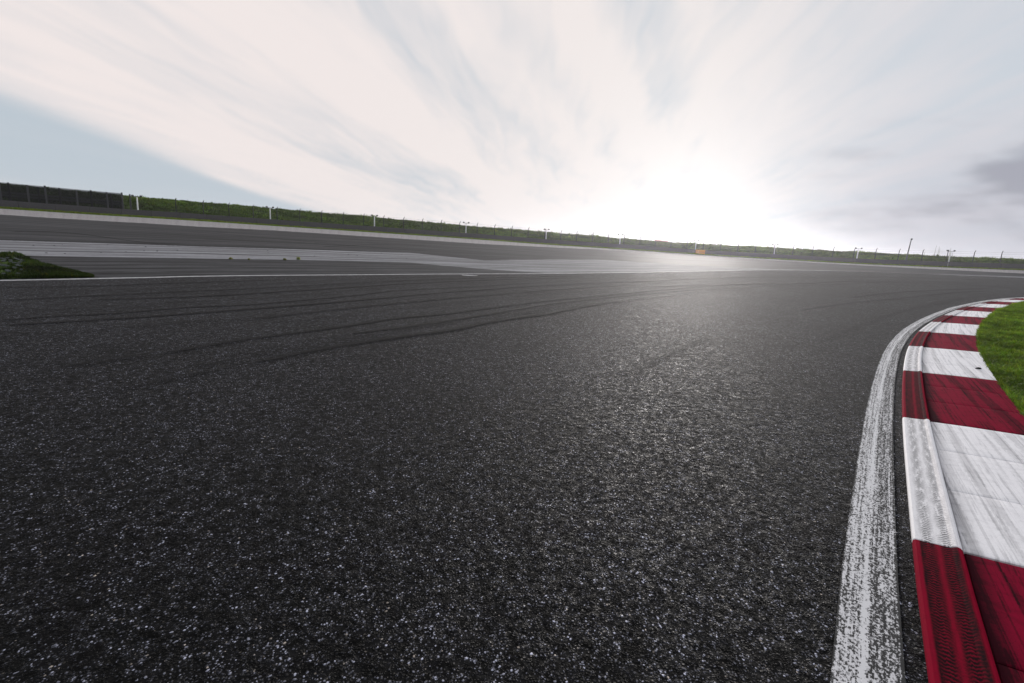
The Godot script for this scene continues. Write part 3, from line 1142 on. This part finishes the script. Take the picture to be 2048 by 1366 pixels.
func build_kerb() -> void:
	var kerb := thing("kerb", Vector3.ZERO)
	tag(kerb, "red and white painted concrete kerb along the inside of the bend", "kerb")
	var nose := [Vector2(0.0, -0.05), Vector2(0.0, 0.020), Vector2(0.010, 0.028), Vector2(0.060, 0.031), Vector2(0.11, 0.036), Vector2(0.146, 0.040), Vector2(0.154, 0.046), Vector2(0.166, 0.052), Vector2(0.178, 0.051), Vector2(0.188, 0.043), Vector2(0.191, 0.030)]
	var top := [Vector2(0.193, 0.030), Vector2(0.197, 0.037), Vector2(0.45, 0.056), Vector2(0.70, 0.070), Vector2(KERB_WIDTH - 0.012, 0.078), Vector2(KERB_WIDTH, 0.066), Vector2(KERB_WIDTH, -0.05)]
	for b in range(-4, 20):
		var s0 := b * 2.51
		var red := posmod(b, 2) == 1
		var block := obj("kerb_block", kerb_sweep(nose, s0 + 0.004, s0 + 2.506, 0.004, 0.0, 0.19, 1.0 / 2.5), M.red_tread if red else M.white_tread, kerb)
		for k in 3:
			var a := s0 + 2.51 * k / 3.0 + (0.012 if k == 0 else 0.0045)
			var e := s0 + 2.51 * (k + 1) / 3.0 - (0.012 if k == 2 else 0.0045)
			obj("slab", kerb_sweep(top, a, e, 0.006, 0.19, KERB_WIDTH, 1.0 / 5.0), M.red_slab if red else M.white_slab, block)


# ---------------------------------------------------------------- wall and fences
func build_wall() -> void:
	var wall := thing("wall", Vector3.ZERO)
	tag(wall, "long low dark concrete wall along the far side of the run-off", "wall")
	var kinds := []
	for k in 3:
		var so := Solid.new()
		so.box(Transform3D(Basis(), Vector3(0, 0.45, 0)), Vector3(3.975 - 0.01 * k, 1.30, 0.32), 0.02)
		kinds.append(so.done())
	var s := 14.0
	var i := 0
	while s < wall_len[-1] - 6.0:
		var w := wall_at(s)
		var o := obj("wall_panel", kinds[i % 3], M.concrete, wall)
		var r := wall_at(s + 2.0)
		var l := wall_at(s - 2.0)
		var d: Vector3 = (r[0] - l[0]).normalized()
		o.transform = Transform3D(Basis(d, Vector3.UP, d.cross(Vector3.UP).normalized()), w[0] + Vector3(0, 0.012 * ((i * 5) % 3), 0))
		s += 4.0
		i += 1


func build_fences() -> void:
	var fence := thing("debris_fence", Vector3.ZERO)
	tag(fence, "tall wire debris fence on slim dark posts behind the long wall", "fence")
	var first := wall_s(station(265.0)) + 6.0
	var so := Solid.new()
	so.tube([Vector3(0, 0, 0), Vector3(0, 3.05, 0), Vector3(0.04, 3.25, 0.10), Vector3(0.12, 3.50, 0.30)], [0.075, 0.07, 0.06, 0.05], 6)
	so.box(Transform3D(Basis(), Vector3(0, 1.15, 0)), Vector3(0.2, 0.04, 0.2))
	var post_mesh := so.done()
	var s := first
	# a post stands 1.1 m past each light post
	var origin := wall_s(station(543.0)) + 1.1
	s = origin - 4.0 * floorf((origin - first) / 4.0)
	var tops := []
	while s < wall_len[-1] - 8.0:
		var w := wall_at(s)
		var o := obj("post", post_mesh, M.steel, fence)
		var away: Vector3 = w[1].cross(Vector3.UP)
		if away.dot(w[0]) < 0: away = -away
		var x: Vector3 = w[1]
		o.transform = Transform3D(Basis(x, Vector3.UP, -away), w[0] + away * 0.33)
		o.rotate_object_local(Vector3.FORWARD, 0.012 * sin(s * 3.7))
		tops.append([w[0] + away * 0.33, -away])
		s += 4.0
	for h in [1.5, 1.95, 2.4, 2.85, 3.2]:
		var wires := []
		var rad := []
		for t in tops:
			wires.append(t[0] + Vector3(0, h, 0) + t[1] * 0.07)
			rad.append(0.009)
		var cable := Solid.new()
		cable.tube(wires, rad, 4)
		obj("cable", cable.done(), M.steel, fence)
	# crossed braces in the bay left of the orange block
	for k in 2:
		var near := wall_at(origin + 4.0 * round((wall_s(station(1366.0)) - origin) / 4.0) + 1.6 * (k * 2 - 1) * 0.5)
		var br := Solid.new()
		var away: Vector3 = near[1].cross(Vector3.UP)
		if away.dot(near[0]) < 0: away = -away
		var base: Vector3 = near[0] + away * 0.55
		br.tube([base + near[1] * (-1.6 if k else 1.6) + Vector3(0, 0.5, 0), base + near[1] * (1.0 if k else -1.0) + Vector3(0, 2.5, 0)], [0.045, 0.045], 6)
		obj("brace", br.done(), M.steel, fence)

	# the heavier screened fence at the left
	var screen := thing("screen_fence", Vector3.ZERO)
	tag(screen, "dark screened fence with stout paired posts at the left end of the wall", "fence")
	var stout := Solid.new()
	stout.box(Transform3D(Basis(), Vector3(0, 1.9, 0)), Vector3(0.22, 3.8, 0.22), 0.015)
	var stout_mesh := stout.done()
	var spots := [-330, -290, -236, -196, -150, -112, -70, -34, 6, 29, 62, 85, 96, 127, 158, 189, 219, 227, 248, 265]
	var prev = null
	for k in spots.size():
		var w := wall_at(wall_s(station(spots[k])))
		var away: Vector3 = w[1].cross(Vector3.UP)
		if away.dot(w[0]) < 0: away = -away
		var at: Vector3 = w[0] + away * (0.4 + 0.9 * (k % 2))
		var o := obj("post", stout_mesh, M.black_steel, screen)
		o.transform = Transform3D(Basis(w[1], Vector3.UP, -away), at + Vector3(0, -0.1 - 0.12 * (k % 3), 0))
		if k % 2 == 0:
			if prev != null:
				var a: Vector3 = prev
				var net := Solid.new()
				net.quad(a + Vector3(0, 1.0, 0), at + Vector3(0, 1.0, 0), at + Vector3(0, 3.5, 0), a + Vector3(0, 3.5, 0))
				obj("net_panel", net.done(), M.net, screen)
				var rail := Solid.new()
				rail.tube([a + Vector3(0, 3.56, 0), at + Vector3(0, 3.56, 0)], [0.03, 0.03], 6)
				obj("top_rail", rail.done(), M.rail, screen)
			prev = at
	# guard rail on the bank behind it
	var guard := thing("guard_rail", Vector3.ZERO)
	tag(guard, "grey steel guard rail on the bank behind the dark screened fence", "guard rail")
	for k in 2:
		var prof := Solid.new()
		for i in 20:
			var c0 := lerpf(station(-330.0), station(245.0), i / 20.0)
			var c1 := lerpf(station(-330.0), station(245.0), (i + 1) / 20.0)
			var a := foot(c0).lerp(crest(c0), 0.30) + Vector3(0, 0.75 + 0.42 * k, 0)
			var b := foot(c1).lerp(crest(c1), 0.30) + Vector3(0, 0.75 + 0.42 * k, 0)
			var d := (b - a).normalized()
			prof.box(Transform3D(Basis(d, Vector3.UP, d.cross(Vector3.UP)), (a + b) / 2), Vector3(a.distance_to(b) + 0.02, 0.30, 0.07), 0.02)
		obj("beam", prof.done(), M.rail, guard)
	for i in 24:
		var c := lerpf(station(-330.0), station(245.0), i / 23.0)
		var p := foot(c).lerp(crest(c), 0.30)
		var so2 := Solid.new()
		so2.box(Transform3D(Basis(), Vector3(0, 0.6, -0.12)), Vector3(0.12, 1.6, 0.14))
		obj("post", so2.done(), M.steel, guard).position = p


func build_light_posts() -> void:
	var spots := [278.0, 543.0, 750.0, 932.0, 1094.0, 1241.0, 1393.0, 1547.0, 1712.0, 1898.0]
	var labels := ["white lamp post nearest the dark screened fence at far left", "second white lamp post from the left, before the tall green bank",
		"third white lamp post from the left, slender with two dark heads", "fourth white lamp post from the left along the wall",
		"fifth white lamp post from the left, midway along the wall", "sixth white lamp post from the left, left of the orange block and red roof",
		"white lamp post standing right behind the orange block", "white lamp post first to the right of the orange block",
		"white lamp post next left of the tall grey pole", "white lamp post at the far right, beyond the tall grey pole"]
	var proto: Node3D = null
	for k in spots.size():
		var w := wall_at(wall_s(station(spots[k])))
		var away: Vector3 = w[1].cross(Vector3.UP)
		if away.dot(w[0]) < 0: away = -away
		var o: Node3D
		if proto == null:
			o = thing("lamp_post", Vector3.ZERO)
			proto = o
			var a := Solid.new()
			a.tube([Vector3(0, 0, 0), Vector3(0, 1.0, 0), Vector3(0, 3.1, 0)], [0.13, 0.12, 0.095], 10)
			obj("pole", a.done(), M.white_paint, o)
			var b := Solid.new()
			b.box(Transform3D(Basis(), Vector3(0, 3.14, 0)), Vector3(1.25, 0.07, 0.09), 0.012)
			obj("crossbar", b.done(), M.steel, o)
			for sgn in [-1.0, 1.0]:
				var c := Solid.new()
				c.box(Transform3D(Basis(Vector3.RIGHT, 0.25), Vector3(0.55 * sgn, 3.28, 0.03)), Vector3(0.34, 0.24, 0.26), 0.04)
				c.tube([Vector3(0.55 * sgn, 3.14, 0), Vector3(0.55 * sgn, 3.22, 0)], [0.03, 0.03], 6)
				obj("lamp_head", c.done(), M.lamp_head, o)
		else:
			o = proto.duplicate()
			o.name = numbered("lamp_post")
			add_child(o)
		o.transform = Transform3D(Basis(w[1], Vector3.UP, -away), w[0] + away * 1.0 + Vector3(0, 0.1, 0))
		tag(o, labels[k], "lamp post", "white lamp posts along the wall")


func build_far_things() -> void:
	# tall pole behind the wall on the right
	var w := wall_at(wall_s(station(1812.0)))
	var away: Vector3 = w[1].cross(Vector3.UP)
	if away.dot(w[0]) < 0: away = -away
	var pole := thing("tall_pole", w[0] + away * 1.6, turn_of(w[1]))
	pole.rotate_z(-0.05)
	var a := Solid.new()
	a.tube([Vector3(0, 0, 0), Vector3(0, 2.0, 0), Vector3(0, 5.5, 0)], [0.15, 0.13, 0.09], 10)
	obj("shaft", a.done(), M.rail, pole)
	var b := Solid.new()
	b.box(Transform3D(Basis(), Vector3(0.05, 5.62, 0.05)), Vector3(0.34, 0.30, 0.36), 0.05)
	obj("camera_head", b.done(), M.lamp_head, pole)
	tag(pole, "tall slightly leaning grey pole with a small head, taller than all others", "pole")
	# orange padded block in front of the wall
	w = wall_at(wall_s(station(1398.0)))
	away = w[1].cross(Vector3.UP)
	if away.dot(w[0]) < 0: away = -away
	var block := thing("barrier_block", w[0] - away * 1.0 + Vector3(0, -0.1, 0), turn_of(w[1]))
	for k in 2:
		var so := Solid.new()
		var wd := 0.40 if k == 0 else 1.55
		so.box(Transform3D(Basis(), Vector3(-0.90 if k == 0 else 0.20, 0.66, 0)), Vector3(wd, 1.08, 0.7), 0.06)
		var pad := obj("pad", so.done(), M.orange, block)
		var strap := Solid.new()
		strap.box(Transform3D(Basis(), Vector3(-0.90 if k == 0 else 0.20, 0.66, 0)), Vector3(wd + 0.012, 0.06, 0.712), 0.005)
		obj("strap", strap.done(), M.rail, pad)
	tag(block, "orange padded barrier block standing against the wall below the sun", "barrier block")
	# red roofed hut beyond the bank
	var hut := thing("building", Vector3(86.0, -0.35, -306.0), 0.25)
	var walls := Solid.new()
	walls.box(Transform3D(Basis(), Vector3(0, 2.9, 0)), Vector3(9.4, 5.8, 6.0), 0.05)
	obj("wall", walls.done(), M.plaster, hut)
	var roof := Solid.new()
	var p := [Vector3(-5.2, 5.8, 3.4), Vector3(5.2, 5.8, 3.4), Vector3(5.2, 5.8, -3.4), Vector3(-5.2, 5.8, -3.4), Vector3(-3.6, 7.1, 0), Vector3(3.6, 7.1, 0)]
	roof.quad(p[0], p[1], p[5], p[4])
	roof.quad(p[2], p[3], p[4], p[5])
	roof.tri(p[1], p[2], p[5])
	roof.tri(p[3], p[0], p[4])
	roof.quad(p[3], p[2], p[1], p[0])
	obj("roof", roof.done(), M.roof, hut)
	tag(hut, "low building with a reddish roof peeping over the bank near the sun", "building")
	# a row of thin masts far behind the bank on the right
	var proto: MeshInstance3D = null
	for k in 7:
		var at := Vector3(246.0 + 2.6 * k + 0.8 * sin(k * 4.1), -0.35, -306.0 - 3.0 * cos(k * 2.3))
		var m := Solid.new()
		var hh: float = [8.6, 12.3, 10.8, 12.0, 11.4, 10.6, 9.2][k]
		m.tube([Vector3.ZERO, Vector3(0, hh * 0.6, 0), Vector3(0.15 * sin(k * 2.0), hh, 0)], [0.16, 0.12, 0.07], 6)
		var o := obj("mast", m.done(), M.rail)
		o.position = at
		tag(o, "thin faint mast far beyond the bank at the right, one of a close row", "mast", "far masts beyond the bank")


func build_small_things() -> void:
	# lumps of rubber on the concrete strip
	var r := RandomNumberGenerator.new()
	r.seed = 19
	for k in 24:
		var c := r.randf_range(station(60.0), station(820.0))
		var t := lerpf(plan_lin(c, 9), plan_lin(c, 10), r.randf_range(0.1, 0.9))
		var o := obj("rubber_lump", lump_mesh(0.012 + 0.013 * r.randf(), 500 + k), M.rubber)
		o.position = slope_at(c, t)
		o.rotation.y = r.randf() * TAU
		tag(o, "small dark lump of tyre rubber lying on the pale concrete strip", "rubber lump", "rubber lumps on the concrete strip")
	var ch := obj("rubber_chunk", lump_mesh(0.022, 560), M.rubber)
	ch.position = kerb_at(5.75, KERB_WIDTH - 0.12, 0.074)
	tag(ch, "small black chunk lying on a white kerb block near the grass", "debris")
	# weeds along the lower edge of the strip
	var spots := [[465.0, 0.066, 0.10, "flat dark weed, leftmost along the lower edge of the concrete strip"], [500.0, 0.064, 0.08, "tiny weed right of the leftmost one below the concrete strip"],
		[570.0, 0.066, 0.10, "low dark weed just left of the bright green one on the apron"], [596.0, 0.071, 0.14, "bright green weed, tallest along the lower edge of the concrete strip"]]
	for sp in spots:
		var o := obj("weed", tuft_mesh(40, sp[2], 0.03, int(sp[0])), leaf(Color(0.05, 0.10, 0.012) if sp[2] > 0.12 else Color(0.018, 0.03, 0.008)))
		o.position = slope_at(station(sp[0]), sp[1])
		tag(o, sp[3], "weed")
	# the overgrown corner at the left edge, with its block paving
	var rows := []
	var shares := [[-500.0, 0.084], [-250.0, 0.082], [-100.0, 0.081], [0.0, 0.0801], [30.0, 0.0831], [60.0, 0.0582], [90.0, 0.0386], [130.0, 0.0227], [180.0, 0.008], [186.0, 0.002]]
	for i in 120:
		var x := lerpf(-480.0, 184.0, i / 119.0)
		var c := station(x)
		var row := []
		for q in 7:
			row.append(slope_at(c, lerpf(0.0015, corner_share(shares, x), q / 6.0)) + Vector3(0, 0.012 + 0.05 * sin(PI * q / 6.0) * smoothstep(184.0, 90.0, x), 0))
		rows.append(row)
	tag(obj("grass_corner", sheet(rows, func(p, _r, _c): return Vector2(p.x, p.z) * 0.5), M.turf), "tapering corner of rough grass beside the white outer line at the left", "", "", "structure")
	var mm := MultiMesh.new()
	mm.transform_format = MultiMesh.TRANSFORM_3D
	mm.use_colors = true
	mm.mesh = tuft_mesh(12, 0.075, 0.010, 79)
	var n := 7000
	mm.instance_count = n
	var pav := MultiMesh.new()
	pav.transform_format = MultiMesh.TRANSFORM_3D
	var blk := Solid.new()
	blk.box(Transform3D(Basis(), Vector3(0, 0.02, 0)), Vector3(0.075, 0.04, 0.06), 0.008)
	pav.mesh = blk.done()
	var spots2: Array[Transform3D] = []
	var patches := fnoise(441, 0.5, 3)
	for i in n:
		var x := 184.0 - 660.0 * pow(r.randf(), 1.5)
		var share := corner_share(shares, x)
		var f := r.randf()
		var p := slope_at(station(x), lerpf(0.001, share, f)) + Vector3(0, 0.008 + 0.045 * sin(PI * f) * smoothstep(184.0, 90.0, x), 0)
		var g := patches.get_noise_2d(p.x, p.z)
		var paved := x < 46.0 and f > 0.08 and f < 0.72
		var sc := r.randf_range(0.7, 1.5) * (0.6 if paved else 1.0) * (0.45 + 0.55 * smoothstep(190.0, 110.0, x))
		mm.set_instance_transform(i, Transform3D(Basis(Vector3.UP, r.randf() * TAU).scaled(Vector3.ONE * sc), p))
		var l := (0.020 + 0.042 * r.randf()) * (1.0 + 1.2 * g)
		var yellow := 1.0 if r.randf() > 0.9 else 0.0
		mm.set_instance_color(i, Color(l * (0.55 + 0.9 * yellow), l * (1.0 + 0.5 * yellow), l * 0.12))
	var o := MultiMeshInstance3D.new()
	o.name = "corner_grass"
	o.multimesh = mm
	o.material_override = M.blade
	add_child(o)
	tag(o, "rough grass with yellowish tips in the corner at the left edge", "grass", "", "stuff")
	for i in 120:
		var x := 46.0 - 360.0 * pow(r.randf(), 1.3)
		var f := r.randf_range(0.06, 0.70)
		var c := station(x)
		var d := slope_at(c + 0.02, 0.05) - slope_at(c - 0.02, 0.05)
		spots2.append(Transform3D(Basis(Vector3.UP, turn_of(d.normalized()) + r.randf_range(-0.1, 0.1)), slope_at(c, lerpf(0.0015, corner_share(shares, x), f)) + Vector3(0, 0.012 + 0.05 * sin(PI * f), 0)))
	pav.instance_count = spots2.size()
	for i in spots2.size():
		pav.set_instance_transform(i, spots2[i])
	var po := MultiMeshInstance3D.new()
	po.name = "grass_pavers"
	po.multimesh = pav
	po.material_override = M.paver
	add_child(po)
	tag(po, "small pale paving blocks with grass between them at the left edge", "paving", "", "stuff")


func corner_share(shares: Array, x: float) -> float:
	for i in shares.size() - 1:
		if x <= shares[i + 1][0]:
			return lerpf(shares[i][1], shares[i + 1][1], clampf((x - shares[i][0]) / (shares[i + 1][0] - shares[i][0]), 0.0, 1.0))
	return 0.002


func leaf(c: Color) -> StandardMaterial3D:
	var m := mat(c, 0.7, 0.3)
	m.backlight_enabled = true
	m.backlight = Color(0.6, 0.6, 0.4)
	return m


func lump_mesh(size: float, s: int) -> ArrayMesh:
	var r := RandomNumberGenerator.new()
	r.seed = s
	var so := Solid.new()
	var rings := []
	for i in 4:
		var ring := []
		for q in 7:
			var a := TAU * q / 7.0
			var rad: float = size * [1.0, 1.15, 0.8, 0.25][i] * r.randf_range(0.75, 1.25)
			ring.append(Vector3(cos(a) * rad * 1.5, size * [0.0, 0.35, 0.8, 1.0][i], sin(a) * rad))
		rings.append(ring)
	for i in 3:
		for q in 7:
			var q2 := (q + 1) % 7
			so.quad(rings[i][q2], rings[i][q], rings[i + 1][q], rings[i + 1][q2])
	for q in range(1, 6):
		so.tri(rings[3][0], rings[3][q + 1], rings[3][q])
	return so.done()
